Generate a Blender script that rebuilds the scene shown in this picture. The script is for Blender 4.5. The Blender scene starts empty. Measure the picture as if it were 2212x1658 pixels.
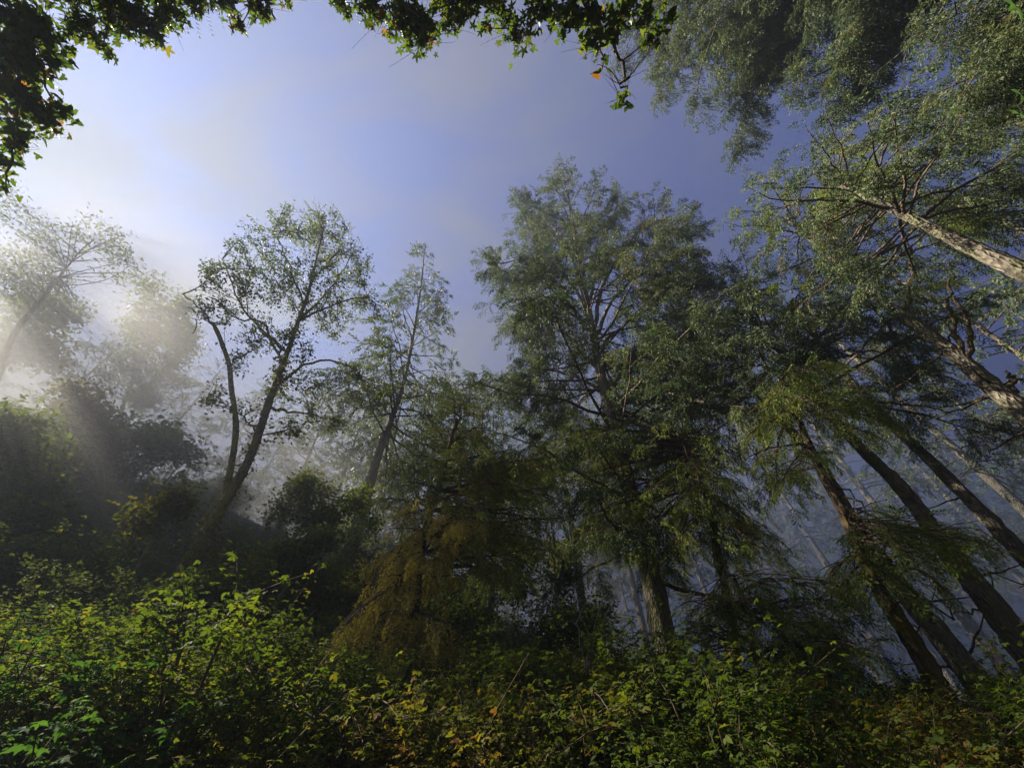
import bpy, math, random
import numpy as np
from mathutils import Matrix, Vector

# ------------------------------------------------------------------ camera
SC = bpy.context.scene
COL = SC.collection
EYE = np.array([0.0, 0.0, 1.6])
FPX = 830.0                      # focal length in units of a 2212 px wide frame
ELEV, ROLL = math.radians(46.8), math.radians(2.28)
FWD = np.array([0, math.cos(ELEV), math.sin(ELEV)])
U0 = np.array([0, -math.sin(ELEV), math.cos(ELEV)])
X0 = np.array([1.0, 0, 0])
RIGHT = math.cos(ROLL) * X0 - math.sin(ROLL) * U0
UP = math.cos(ROLL) * U0 + math.sin(ROLL) * X0
cam_d = bpy.data.cameras.new('camera')
cam = bpy.data.objects.new('camera', cam_d)
COL.objects.link(cam)
cam_d.sensor_width = 36.0
cam_d.lens = 36.0 * FPX / 2212.0
cam_d.clip_start, cam_d.clip_end = 0.05, 2000
M = Matrix.Identity(4)
for i in range(3):
    M[i][0], M[i][1], M[i][2], M[i][3] = RIGHT[i], UP[i], -FWD[i], EYE[i]
cam.matrix_world = M
SC.camera = cam

# ------------------------------------------------------------------ light
SUN_DIR = np.array([-1.513, 0.2465, 1.14]); SUN_DIR /= np.linalg.norm(SUN_DIR)
SUN_EL = math.asin(SUN_DIR[2])
SUN_AZ = math.atan2(SUN_DIR[0], SUN_DIR[1])
sd = bpy.data.lights.new('sun', 'SUN')
sd.energy, sd.angle, sd.color = 5.0, math.radians(0.5), (1.0, 0.90, 0.72)
sun = bpy.data.objects.new('sun', sd)
COL.objects.link(sun)
sun.rotation_euler = Vector(-SUN_DIR).to_track_quat('-Z', 'Y').to_euler()

W = bpy.data.worlds.new('World'); SC.world = W
W.use_nodes = True
nt = W.node_tree; nt.nodes.clear()
def N(t, typ, **kw):
    n = t.nodes.new(typ)
    for k, v in kw.items(): setattr(n, k, v)
    return n
out = N(nt, 'ShaderNodeOutputWorld'); bg = N(nt, 'ShaderNodeBackground')
sky = N(nt, 'ShaderNodeTexSky', sky_type='NISHITA', sun_disc=False)
sky.sun_elevation = SUN_EL; sky.sun_rotation = SUN_AZ
sky.air_density, sky.dust_density, sky.ozone_density = 1.0, 0.4, 4.0
tint = N(nt, 'ShaderNodeMix', data_type='RGBA', blend_type='MULTIPLY'); tint.inputs[0].default_value = 1.0
tint.inputs[7].default_value = (0.070, 0.122, 0.315, 1)
nt.links.new(sky.outputs[0], tint.inputs[6])
tc = N(nt, 'ShaderNodeTexCoord'); mp = N(nt, 'ShaderNodeMapping'); mp.inputs['Scale'].default_value = (1.8, 3.2, 3.6); mp.inputs['Rotation'].default_value = (.5, .3, .6)
nz = N(nt, 'ShaderNodeTexNoise'); nz.inputs['Scale'].default_value = 1.3; nz.inputs['Detail'].default_value = 4; nz.inputs['Distortion'].default_value = .6; nz.inputs['Roughness'].default_value = .5
cr = N(nt, 'ShaderNodeMapRange'); cr.inputs[1].default_value = .36; cr.inputs[2].default_value = .62; cr.inputs[3].default_value = 0; cr.inputs[4].default_value = .9
nt.links.new(tc.outputs['Generated'], mp.inputs[0]); nt.links.new(mp.outputs[0], nz.inputs['Vector']); nt.links.new(nz.outputs[0], cr.inputs[0])
cl = N(nt, 'ShaderNodeMix', data_type='RGBA'); cl.inputs[7].default_value = (.345, .345, .45, 1)
dt = N(nt, 'ShaderNodeVectorMath', operation='DOT_PRODUCT'); dt.inputs[1].default_value = (-.72, .30, .62)
nt.links.new(tc.outputs['Generated'], dt.inputs[0])
dr = N(nt, 'ShaderNodeMapRange', interpolation_type='SMOOTHSTEP'); dr.inputs[1].default_value = -.1; dr.inputs[2].default_value = 1.0
nt.links.new(dt.outputs['Value'], dr.inputs[0])
ml = N(nt, 'ShaderNodeMath', operation='MULTIPLY'); nt.links.new(cr.outputs[0], ml.inputs[0]); nt.links.new(dr.outputs[0], ml.inputs[1])
nt.links.new(ml.outputs[0], cl.inputs[0]); nt.links.new(tint.outputs[2], cl.inputs[6])
nt.links.new(cl.outputs[2], bg.inputs[0]); bg.inputs[1].default_value = 0.05
nt.links.new(bg.outputs[0], out.inputs[0])

SC.view_settings.view_transform = 'Standard'; SC.view_settings.look = 'None'
SC.view_settings.exposure = 4.25; SC.view_settings.gamma = 1
CY = SC.cycles
SC.render.engine = 'CYCLES'
CY.max_bounces, CY.diffuse_bounces, CY.glossy_bounces, CY.transmission_bounces = 4, 2, 1, 2
CY.volume_bounces, CY.transparent_max_bounces = 1, 48
CY.use_denoising = True; CY.denoiser = 'OPENIMAGEDENOISE'
CY.sample_clamp_indirect = 4.0
HAZE_DENSITY = 0.0100

# ------------------------------------------------------------------ pixels and ground
def ray(u, v):
    d = RIGHT * ((u - 1106) / FPX) + UP * ((829 - v) / FPX) + FWD
    return d
def px_r(u, v, r):               # the point seen at (u,v) that stands r metres away along the ground
    d = ray(u, v); return EYE + d * (r / math.hypot(d[0], d[1]))
def px_z(u, v, z):               # ... that is z high
    d = ray(u, v); return EYE + d * ((z - EYE[2]) / d[2])
def px_d(u, v, dep):             # ... at a depth along the view
    return EYE + ray(u, v) * dep
def px_plane(pts, r):            # a line of points in the upright plane through the first one
    b = px_r(*pts[0], r); n = np.array([b[0], b[1], 0]); n /= np.linalg.norm(n)
    res = []
    for u, v in pts:
        d = ray(u, v); res.append(EYE + d * (r / max(1e-3, d @ n)))
    return res
def proj(p):
    q = np.asarray(p) - EYE; w = q @ FWD
    if w < .05: return None
    return 1106 + FPX * (q @ RIGHT) / w, 829 - FPX * (q @ UP) / w
def ss(a, b, x):
    t = np.clip((x - a) / (b - a), 0, 1); return t * t * (3 - 2 * t)
def ground(x, y):
    x = np.asarray(x, float); y = np.asarray(y, float)
    g = -0.8 * x + 0.6 * y; r = np.hypot(x, y)
    g = np.minimum(g, 20 + 0.35 * (g - 20)); s = 0.40 * (np.sqrt((g - 8) ** 2 + 20) + g - 8) - .15
    z = s * ss(1.5, 8, r) + 0.9 * ss(2.2, 7, r) - 2.5 * ss(14, 40, r) * ss(-2, 14, x)
    z = z + (0.22 * np.sin(x * .71 + 1.3) * np.cos(y * .63) + 0.10 * np.sin(x * 1.9) * np.sin(y * 1.7 + 2)) * ss(2, 6, r)
    return z
RNG = np.random.default_rng(7)
def unit(v):
    v = np.asarray(v, float); return v / np.maximum(np.linalg.norm(v, axis=-1, keepdims=True), 1e-9)

# ------------------------------------------------------------------ materials
def mat(name):
    m = bpy.data.materials.new(name); m.use_nodes = True; m.node_tree.nodes.clear(); return m, m.node_tree
def leaf_mat(name, stops, trans=.35, rough=.55, spec=.3):
    m, t = mat(name)
    o = N(t, 'ShaderNodeOutputMaterial'); mx = N(t, 'ShaderNodeMixShader'); mx.inputs[0].default_value = trans
    at = N(t, 'ShaderNodeAttribute', attribute_name='tone')
    rp = N(t, 'ShaderNodeValToRGB'); e = rp.color_ramp.elements
    while len(e) < len(stops): e.new(.5)
    for k, (p, c) in enumerate(stops): e[k].position = p; e[k].color = (*c, 1)
    t.links.new(at.outputs['Fac'], rp.inputs[0])
    b = N(t, 'ShaderNodeBsdfPrincipled'); b.inputs['Roughness'].default_value = rough; b.inputs['Specular IOR Level'].default_value = spec
    tr = N(t, 'ShaderNodeBsdfTranslucent')
    hs = N(t, 'ShaderNodeMix', data_type='RGBA', blend_type='MULTIPLY'); hs.inputs[0].default_value = 1; hs.inputs[7].default_value = (1.5, 1.5, .6, 1)
    t.links.new(rp.outputs[0], b.inputs['Base Color']); t.links.new(rp.outputs[0], hs.inputs[6]); t.links.new(hs.outputs[2], tr.inputs[0])
    t.links.new(b.outputs[0], mx.inputs[1]); t.links.new(tr.outputs[0], mx.inputs[2]); t.links.new(mx.outputs[0], o.inputs[0])
    return m
def bark_mat(name, c1, c2, moss=None, scale=6.0):
    m, t = mat(name)
    o = N(t, 'ShaderNodeOutputMaterial'); b = N(t, 'ShaderNodeBsdfPrincipled'); b.inputs['Roughness'].default_value = .85; b.inputs['Specular IOR Level'].default_value = .15
    g = N(t, 'ShaderNodeTexCoord'); mp = N(t, 'ShaderNodeMapping'); mp.inputs['Scale'].default_value = (1, 1, .35)
    n1 = N(t, 'ShaderNodeTexNoise'); n1.inputs['Scale'].default_value = scale; n1.inputs['Detail'].default_value = 6; n1.inputs['Roughness'].default_value = .65
    n2 = N(t, 'ShaderNodeTexVoronoi'); n2.inputs['Scale'].default_value = scale * 2.2
    t.links.new(g.outputs['Object'], mp.inputs[0]); t.links.new(mp.outputs[0], n1.inputs[0]); t.links.new(mp.outputs[0], n2.inputs[0])
    rp = N(t, 'ShaderNodeValToRGB'); rp.color_ramp.elements[0].position = .35; rp.color_ramp.elements[1].position = .68
    rp.color_ramp.elements[0].color = (*c2, 1); rp.color_ramp.elements[1].color = (*c1, 1)
    t.links.new(n1.outputs[0], rp.inputs[0])
    col = rp.outputs[0]
    if moss:
        n3 = N(t, 'ShaderNodeTexNoise'); n3.inputs['Scale'].default_value = 1.7; n3.inputs['Detail'].default_value = 4
        r3 = N(t, 'ShaderNodeMapRange'); r3.inputs[1].default_value = .45; r3.inputs[2].default_value = .6
        t.links.new(g.outputs['Object'], n3.inputs[0]); t.links.new(n3.outputs[0], r3.inputs[0])
        mx = N(t, 'ShaderNodeMix', data_type='RGBA'); mx.inputs[7].default_value = (*moss, 1)
        t.links.new(r3.outputs[0], mx.inputs[0]); t.links.new(col, mx.inputs[6]); col = mx.outputs[2]
    t.links.new(col, b.inputs['Base Color'])
    bp = N(t, 'ShaderNodeBump'); bp.inputs['Strength'].default_value = 1.0; bp.inputs['Distance'].default_value = .09
    ad = N(t, 'ShaderNodeMath', operation='ADD'); t.links.new(n1.outputs[0], ad.inputs[0]); t.links.new(n2.outputs[0], ad.inputs[1])
    t.links.new(ad.outputs[0], bp.inputs['Height']); t.links.new(bp.outputs[0], b.inputs['Normal'])
    t.links.new(b.outputs[0], o.inputs[0])
    return m
NEEDLE = leaf_mat('spruce_needles', [(0, (.024, .042, .021)), (.5, (.058, .086, .037)), (.85, (.092, .114, .044)), (1, (.095, .073, .033))], .22, .6, .25)
NEEDLE_FRESH = leaf_mat('young_spruce_needles', [(0, (.048, .076, .016)), (.5, (.12, .158, .028)), (.9, (.17, .195, .038)), (1, (.13, .09, .03))], .25, .6, .25)
MOSS = leaf_mat('hanging_moss', [(0, (.18, .13, .032)), (.5, (.38, .30, .06)), (1, (.48, .41, .10))], .3, .9, .05)
ALDER = leaf_mat('alder_leaves', [(0, (.045, .070, .022)), (.6, (.075, .10, .032)), (1, (.13, .14, .04))], .45)
VINE = leaf_mat('vine_leaves', [(0, (.025, .045, .011)), (.55, (.045, .075, .013)), (.85, (.08, .095, .018)), (.99, (.10, .085, .018)), (1, (.14, .06, .02))], .58, .45, .4)
BERRY = leaf_mat('bramble_leaves', [(0, (.035, .060, .012)), (.5, (.072, .112, .018)), (.85, (.12, .15, .024)), (1, (.19, .17, .03))], .48, .7, .2)
BERRYG = leaf_mat('thimbleberry_leaves', [(0, (.022, .060, .018)), (.6, (.045, .105, .028)), (1, (.10, .19, .045))], .4, .7, .2)
BERRYY = leaf_mat('autumn_bramble_leaves', [(0, (.045, .060, .012)), (.5, (.10, .115, .017)), (.8, (.16, .15, .022)), (.97, (.17, .13, .03)), (1, (.16, .08, .025))], .45, .7, .2)
FERN = leaf_mat('fern_fronds', [(0, (.035, .065, .02)), (.7, (.085, .13, .04)), (1, (.14, .12, .05))], .3, .5, .4)
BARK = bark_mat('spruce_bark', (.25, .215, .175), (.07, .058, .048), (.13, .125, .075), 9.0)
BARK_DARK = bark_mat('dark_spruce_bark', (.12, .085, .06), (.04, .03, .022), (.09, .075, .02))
BARK_ALDER = bark_mat('mossy_alder_bark', (.30, .25, .15), (.13, .11, .065), (.27, .25, .07), 9.0)
TWIG = bark_mat('twig_bark', (.14, .10, .07), (.06, .045, .03))
TWIG_PALE = bark_mat('pale_dead_twig', (.42, .36, .27), (.25, .20, .15))

# ------------------------------------------------------------------ mesh gathering
class Geo:
    def __init__(s): s.v = []; s.f = []; s.n = 0
    def add(s, v, f, tone=0.5, mi=0):
        v = np.asarray(v, np.float32).reshape(-1, 3); f = np.asarray(f, np.int64)
        s.v.append(v)
        s.f.append((f + s.n, np.broadcast_to(np.asarray(tone, np.float32), (len(f),)), mi)); s.n += len(v)
    def build(s, name, mats, parent=None, origin=None):
        me = bpy.data.meshes.new(name)
        v = np.concatenate(s.v) if s.v else np.zeros((0, 3), np.float32)
        if origin is not None: v = v - np.asarray(origin, np.float32)
        me.vertices.add(len(v)); me.vertices.foreach_set('co', v.ravel().astype(np.float32))
        loops = np.concatenate([f.ravel() for f, _, _ in s.f]); cnt = np.concatenate([np.full(len(f), f.shape[1]) for f, _, _ in s.f])
        me.loops.add(len(loops)); me.loops.foreach_set('vertex_index', loops.astype(np.int32))
        me.polygons.add(len(cnt)); me.polygons.foreach_set('loop_start', np.concatenate([[0], np.cumsum(cnt)[:-1]]).astype(np.int32))
        for m in mats: me.materials.append(m)
        me.polygons.foreach_set('material_index', np.concatenate([np.full(len(f), mi) for f, _, mi in s.f]).astype(np.int32))
        a = me.attributes.new('tone', 'FLOAT', 'FACE'); a.data.foreach_set('value', np.clip(np.concatenate([t for _, t, _ in s.f]), 0, 1).astype(np.float32))
        me.update(calc_edges=True)
        o = bpy.data.objects.new(name, me); COL.objects.link(o)
        if parent is not None: o.parent = parent
        return o
def tube(geo, pts, rad, sides=6, mi=0, rough=0.0, tone=.5):
    P = np.asarray(pts, float); n = len(P)
    R = np.interp(np.linspace(0, 1, n), np.linspace(0, 1, len(rad)), rad) if np.ndim(rad) else np.full(n, rad)
    T = unit(np.gradient(P, axis=0))
    ref = np.array([0.31, .95, .05]) if abs(T[0] @ np.array([.31, .95, .05])) < .9 else np.array([1., 0, 0])
    A = unit(ref - (T @ ref)[:, None] * T); B = np.cross(T, A)
    an = np.arange(sides) * 2 * math.pi / sides
    rr = R[:, None] * (1 + rough * RNG.normal(size=(n, sides))) if rough else np.repeat(R[:, None], sides, 1)
    V = P[:, None, :] + rr[..., None] * (np.cos(an)[None, :, None] * A[:, None, :] + np.sin(an)[None, :, None] * B[:, None, :])
    i = np.arange(n - 1)[:, None] * sides; j = np.arange(sides)[None, :]; k = (j + 1) % sides
    F = np.stack([i + j, i + k, i + sides + k, i + sides + j], -1).reshape(-1, 4)
    geo.add(V.reshape(-1, 3), F, tone, mi)
def smooth(pts, n):              # Catmull-Rom resample
    P = np.asarray(pts, float)
    if len(P) == 2: return P[0] + np.linspace(0, 1, n)[:, None] * (P[1] - P[0])
    Q = np.vstack([2 * P[0] - P[1], P, 2 * P[-1] - P[-2]])
    t = np.linspace(0, len(P) - 1 - 1e-6, n); i = t.astype(int); f = (t - i)[:, None]
    a, b, c, d = Q[i], Q[i + 1], Q[i + 2], Q[i + 3]
    return .5 * (2 * b + (c - a) * f + (2 * a - 5 * b + 4 * c - d) * f ** 2 + (3 * b - 3 * c + d - a) * f ** 3)
def frames(fwd, up=None, roll=None):
    X = unit(fwd); n = len(X)
    U = np.tile([0, 0, 1.], (n, 1)) if up is None else np.asarray(up, float)
    Y = np.cross(U, X); bad = np.linalg.norm(Y, axis=1) < .05
    Y[bad] = np.cross(np.array([1., .2, 0]), X[bad]); Y = unit(Y); Z = np.cross(X, Y)
    if roll is not None:
        c, s = np.cos(roll)[:, None], np.sin(roll)[:, None]; Y, Z = Y * c + Z * s, Z * c - Y * s
    return np.stack([X, Y, Z], -1)
def stamp(geo, tmpl, pos, R, scale, tone, mi=0):
    V, F, tj = tmpl; n = len(pos)
    if n == 0: return
    W_ = np.einsum('nij,vj->nvi', R, V) * np.asarray(scale).reshape(-1, 1, 1) + pos[:, None, :]
    FF = F[None] + (np.arange(n) * len(V))[:, None, None]
    tt = np.broadcast_to(np.asarray(tone, float).reshape(-1, 1), (n, 1)) + tj[None, :]
    geo.add(W_.reshape(-1, 3), FF.reshape(-1, F.shape[1]), tt.ravel(), mi)

# ------------------------------------------------------------------ leaf and needle shapes
def t_spray(n, seed, w=.085, flat=.35):     # spruce spray: a hanging twig with needle-clad side twigs
    g = np.random.default_rng(seed); V = []; F = []; T = []
    for k in range(n):
        t = (k + .5) / n; p = np.array([t, 0, -.22 * t * t]); s = 1 if k % 2 else -1
        d = np.array([.75, s * g.uniform(.35, .95), g.uniform(-.75, .15)]) if k < n - 1 else np.array([1, 0, -.3])
        d = unit(d); L = (.20 + .34 * (1 - t)) * g.uniform(.75, 1.25)
        side = unit(np.cross(d, unit(g.normal(size=3)))) * w * g.uniform(.7, 1.2)
        b = len(V); V += [p, p + d * L * .4 + side, p + d * L, p + d * L * .4 - side]; F.append([b, b + 1, b + 2, b + 3]); T.append(g.normal(0, .10) + .15 * t)
    return np.array(V), np.array(F), np.array(T)
SPRAY = [t_spray(22, 10 + k, .045) for k in range(4)]
def t_spray2(ns, nn, seed, w=.020, L=.13):    # spray with side twigs, each clad in short needle tufts
    g = np.random.default_rng(seed); V = []; F = []; T = []
    for k in range(ns):
        t = (k + .6) / ns; p = np.array([t, 0, -.25 * t * t]); s = 1 if k % 2 else -1
        d = unit(np.array([.8, s * g.uniform(.45, .95), g.uniform(-.8, .1)])) if k < ns - 1 else unit(np.array([1, 0, -.4]))
        l = (.16 + .34 * (1 - t)) * g.uniform(.8, 1.2); sd = np.cross(d, [0, 0, 1.])
        for j in range(nn):
            q = p + d * l * (j + .3) / nn + np.array([0, 0, -.10 * (j / nn) ** 2]); e = unit(d + (sd * g.choice([-1, 1]) + g.normal(0, .5, 3)) * .7); l2 = L * g.uniform(.7, 1.3)
            side = unit(np.cross(e, g.normal(size=3))) * w * g.uniform(.7, 1.3)
            b = len(V); V += [q - e * l2 * .3, q + e * l2 * .25 + side, q + e * l2, q + e * l2 * .25 - side]; F.append([b, b + 1, b + 2, b + 3]); T.append(g.normal(0, .07) + .18 * j / nn)
    return np.array(V), np.array(F), np.array(T)
SPRAY_MOSS = [t_spray2(9, 5, 70 + k, .024, .17) for k in range(4)]
SPRAY_X = [t_spray2(12, 7, 90 + k, .019, .11) for k in range(4)]
SPRAY_N = [t_spray2(13, 7, 110 + k, .017, .10) for k in range(4)]
SPRAY_FINE = [t_spray(24, 30 + k, .042) for k in range(4)]
SPRAY_FAR = [t_spray(16, 50 + k, .05) for k in range(4)]
def t_leaf(w=.3, fold=.12, curl=.15):
    V = np.array([[0, 0, 0], [.28, w * .8, fold * .7], [.62, w * .85, fold * .8 - curl * .4], [1, 0, -curl], [.62, -w * .85, fold * .8 - curl * .4], [.28, -w * .8, fold * .7], [.33, 0, 0], [.66, 0, -curl * .4]])
    F = np.array([[0, 1, 6, 0], [1, 2, 7, 6], [2, 3, 7, 7], [0, 6, 5, 5], [6, 7, 4, 5], [7, 3, 4, 4]])
    Q = np.array([[0, 6, 2, 1], [6, 3, 2, 2]])
    tri = [[0, 6, 1], [6, 7, 2], [6, 2, 1], [7, 3, 2], [0, 5, 6], [6, 5, 4], [6, 4, 7], [7, 4, 3]]
    return V, np.array(tri), np.zeros(8)
LEAF = t_leaf()
LEAF_S = (np.array([[0, 0, 0], [.5, .3, .08], [1, 0, -.1], [.5, -.3, .08]]), np.array([[0, 2, 1], [0, 3, 2]]), np.zeros(2))
def t_lobed(lobes, depth, droop=.15):       # palmate leaf: lobes radiate from the stalk
    V = [[0.0, 0, 0]]; an0 = math.radians(150)
    for k in range(lobes):
        a = -an0 + 2 * an0 * (k + .5) / lobes; L = 1 - .42 * abs(a) / math.pi * 1.3; h = an0 / lobes
        V += [[depth * L * math.cos(a - h), depth * L * math.sin(a - h), .02], [L * .72 * math.cos(a - h * .45), L * .72 * math.sin(a - h * .45), -.02], [L * math.cos(a), L * math.sin(a), -droop * L], [L * .72 * math.cos(a + h * .45), L * .72 * math.sin(a + h * .45), -.02]]
    a = an0; V.append([depth * .5 * math.cos(a), depth * .5 * math.sin(a), .02])
    V = np.array(V); F = np.array([[0, k, k + 1] for k in range(1, len(V) - 1)])
    return V + np.array([.12, 0, 0]), F, np.zeros(len(F))
MAPLE = t_lobed(5, .42); IVY = t_lobed(3, .55, .1); PALM = t_lobed(5, .62, .2)
def t_compound(n=3):                          # bramble leaf: three leaflets
    V, F, T = [], [], []
    for a, L, o in ((0, .75, .3), (1.0, .55, .22), (-1.0, .55, .22)):
        v, f, _ = LEAF; c, s = math.cos(a), math.sin(a)
        q = v * L; q = np.stack([q[:, 0] * c - q[:, 1] * s + o, q[:, 0] * s + q[:, 1] * c, q[:, 2]], -1)
        F += (f + len(V)).tolist(); V += q.tolist(); T += [0.04 * a] * len(f)
    return np.array(V), np.array(F), np.array(T)
TRI = t_compound()
def t_frond():
    V, F, T = [], [], []; n = 26
    for k in range(n):
        t = k / n; x = t; z = .55 * t - .75 * t * t; w = .17 * math.sin(math.pi * min(1, .12 + t * .9)) + .01
        for s in (1, -1):
            b = len(V); V += [[x, 0, z], [x + .022, s * w * .5, z - .01], [x + .03, s * w, z - .03], [x + .034, s * w * .4, z]]; F.append([b, b + 1, b + 2, b + 3]); T.append(0)
    return np.array(V), np.array(F), np.array(T)
FROND = t_frond()

# ------------------------------------------------------------------ objects
def thing(name, label, cat, loc=(0, 0, 0), group=None):
    o = bpy.data.objects.new(name, None); COL.objects.link(o); o.location = loc; o.empty_display_size = .3
    o['label'] = label; o['category'] = cat
    if group: o['group'] = group
    return o
def dup(root, loc, rotz, scale, label=None, group=None):
    r = root.copy(); COL.objects.link(r); r.location = loc; r.rotation_euler = (0, 0, rotz); r.scale = scale
    if label: r['label'] = label
    if group: r['group'] = group
    for ch in root.children:
        c = ch.copy(); COL.objects.link(c); c.parent = r
        for g in ch.children:
            d = g.copy(); COL.objects.link(d); d.parent = c
    return r
def bole(root, pts, r0, r1, m, name='trunk', sides=14, n=64, flare=.45, wob=.03):
    P = smooth(pts, n); P = P - np.array(root.location)
    t = np.linspace(0, 1, n); R = r0 + (r1 - r0) * t ** .85; R = R * (1 + flare * np.exp(-t * 22))
    P = P + np.stack([np.sin(t * 17 + r0 * 50), np.cos(t * 13 + r0 * 30), 0 * t], -1) * wob
    g = Geo(); tube(g, P, R, sides, rough=.07); return g.build(name, [m], root)

# conifer branch list -> crown mesh.  branch = (start, tip, sag, foliage from t0, density)
def conifer_crown(root, branches, m, spray, ssize=.5, step=.3, bstep=.42, reach=.42, hang=.45, twig=TWIG, name='crown', tone=.4, rad=.05):
    o = np.array(root.location); g = Geo()
    for (a, b, sag, t0, dens) in branches:
        a = np.asarray(a) - o; b = np.asarray(b) - o; L = np.linalg.norm(b - a)
        if L < .3: continue
        mid = (a + b) / 2 + np.array([0, 0, sag * L]) + RNG.normal(0, .05 * L, 3)
        t = np.linspace(0, 1, 9)[:, None]; C = (1 - t) ** 2 * a + 2 * t * (1 - t) * mid + t ** 2 * b
        C = C + np.vstack([np.zeros(3), np.cumsum(RNG.normal(0, .012 * L, (8, 3)), 0)])
        tube(g, C, [rad * (L / 4) ** .7, .01], 5, 1)
        nb = max(2, int(L * (1 - t0) / bstep * 2 * dens))
        tt = np.sort(RNG.uniform(t0, 1, nb)); tt[-1] = 1
        base = np.stack([np.interp(tt, t[:, 0], C[:, k]) for k in range(3)], -1)
        tan = unit(np.stack([np.interp(tt, t[:, 0], np.gradient(C[:, k])) for k in range(3)], -1))
        side = unit(np.cross(tan, [0, 0, 1.])) * np.where(np.arange(nb) % 2, 1, -1)[:, None]
        ang = RNG.uniform(.5, 1.15, nb); ang[-1] = 0
        d = tan * np.cos(ang)[:, None] + side * np.sin(ang)[:, None] + np.array([0, 0, 1.]) * RNG.normal(-.18, .18, nb)[:, None]
        d = unit(d); l2 = (reach * L * (1 - tt) ** .7 * .75 + .35) * RNG.uniform(.6, 1.3, nb)
        SP, SD, TN = [], [], []
        for k in range(nb):
            ns = max(2, int(l2[k] / step)); q = (np.arange(ns) + RNG.uniform(.2, .9, ns)) / ns
            e = base[k] + d[k] * l2[k] + np.array([0, 0, -.12 * l2[k]])
            tube(g, [base[k], base[k] + d[k] * l2[k] * .5, e], [.012, .005], 3, 1)
            SP.append(base[k] + d[k] * (l2[k] * q)[:, None] + np.array([0, 0, -.12]) * (l2[k] * q ** 2)[:, None])
            SD.append(unit(d[k] * .8 + RNG.normal(0, .45, (ns, 3)) + np.array([0, 0, -hang]))); TN.append(np.full(ns, RNG.normal(0, .13)))
        SP = np.vstack(SP); SD = np.vstack(SD); TN = np.concatenate(TN) + tone + RNG.normal(0, .12)
        idx = RNG.integers(0, len(spray), len(SP))
        for k in range(len(spray)):
            s = idx == k
            if s.any(): stamp(g, spray[k], SP[s], frames(SD[s], roll=RNG.normal(0, .5, s.sum())), ssize * RNG.uniform(.7, 1.3, s.sum()), TN[s] + RNG.normal(0, .08, s.sum()))
    return g.build(name, [m, twig], root)
def ring_branches(P, t0, t1, n, Lfun, rise=(-.25, .7), sag=.12, fol=.25, dens=1.0, skip=0.0, az=None):
    res = []; P = np.asarray(P); N_ = len(P)
    for k in range(n):
        t = t0 + (t1 - t0) * (k + RNG.uniform(0, .9)) / n
        if RNG.random() < skip: continue
        p = np.array([np.interp(t * (N_ - 1), np.arange(N_), P[:, i]) for i in range(3)])
        s = (t - t0) / (t1 - t0); L = Lfun(s) * RNG.uniform(.7, 1.2)
        f = RNG.uniform(0, 2 * math.pi) if az is None else az + RNG.normal(0, .8)
        up = rise[0] + (rise[1] - rise[0]) * s + RNG.normal(0, .1)
        tip = p + np.array([math.cos(f), math.sin(f), 0]) * L + np.array([0, 0, up * L])
        res.append((p, tip, RNG.normal(sag, .05), fol, dens))
    return res

# broadleaf: grow twigs from a skeleton out to scattered points, leaves along them
def grow(geo, skel, targets, r0, mi, up=.2, n=6, sides=4):
    skel = np.asarray(skel); new = []
    for p in targets:
        d = np.linalg.norm(skel - p, axis=1) + 1.2 * np.maximum(0, skel[:, 2] - p[2] + .0); b = skel[np.argmin(d)]
        L = np.linalg.norm(p - b); m_ = (b + p) / 2 + RNG.normal(0, .10 * L, 3) + np.array([0, 0, up * L * .4])
        t = np.linspace(0, 1, n)[:, None]; C = (1 - t) ** 2 * b + 2 * t * (1 - t) * m_ + t ** 2 * p
        tube(geo, C, [r0, r0 * .4], sides, mi); new.append(C)
    return new
def leaves_on(geo, curves, per, tmpl, size, tone, spread=.12, t0=.3, flat=.6, mi=0, tvar=.2, droop=.2):
    C = np.stack(curves); n = len(C); m_ = C.shape[1]
    t = RNG.uniform(t0, 1, (n, per)); i = t * (m_ - 1); k = np.minimum(i.astype(int), m_ - 2); f = (i - k)[..., None]
    ar = np.arange(n)[:, None]; p = C[ar, k] * (1 - f) + C[ar, k + 1] * f
    p = (p + RNG.normal(0, spread, p.shape)).reshape(-1, 3); N_ = len(p)
    d = RNG.normal(0, 1, (N_, 3)); d[:, 2] = d[:, 2] * .35 - droop
    up = np.tile([0, 0, 1.], (N_, 1)) * flat + RNG.normal(0, 1, (N_, 3)) * (1 - flat)
    tn = np.repeat(RNG.normal(tone, tvar * .6, n), per) + RNG.normal(0, tvar, N_)
    stamp(geo, tmpl, p, frames(d, up), size * RNG.uniform(.6, 1.3, N_), tn, mi)
def ellipsoid(c, rad, n):
    q = unit(RNG.normal(size=(n, 3))) * (RNG.uniform(0, 1, (n, 1)) ** (1 / 2.4)); return np.asarray(c) + q * np.asarray(rad)
def broad_crown(root, skel, clumps, m, n1, n2, per, tmpl, size, tone=.5, twig=TWIG, name='crown', r1=.035, spread=.12, flat=.6, tvar=.2):
    o = np.array(root.location); g = Geo(); skel = [np.asarray(s) - o for s in skel]; all_ = np.vstack(skel)
    vol = np.array([np.prod(np.atleast_1d(c[1]) * np.ones(3)) ** .8 for c in clumps]); vol = vol / vol.sum()
    A = [ellipsoid(c[0] - o, c[1], max(1, int(round(n1 * w)))) for c, w in zip(clumps, vol)]
    L1 = grow(g, all_, np.vstack(A), r1, 1, n=8)
    sk2 = np.vstack(L1)
    B = [ellipsoid(c[0] - o, np.asarray(c[1]) * 1.05, max(2, int(round(n2 * w)))) for c, w in zip(clumps, vol)]
    L2 = grow(g, sk2, np.vstack(B), .010, 1, n=5, sides=3)
    leaves_on(g, L2, per, tmpl, size, tone, spread, flat=flat, tvar=tvar)
    return g.build(name, [m, twig], root)
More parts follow.
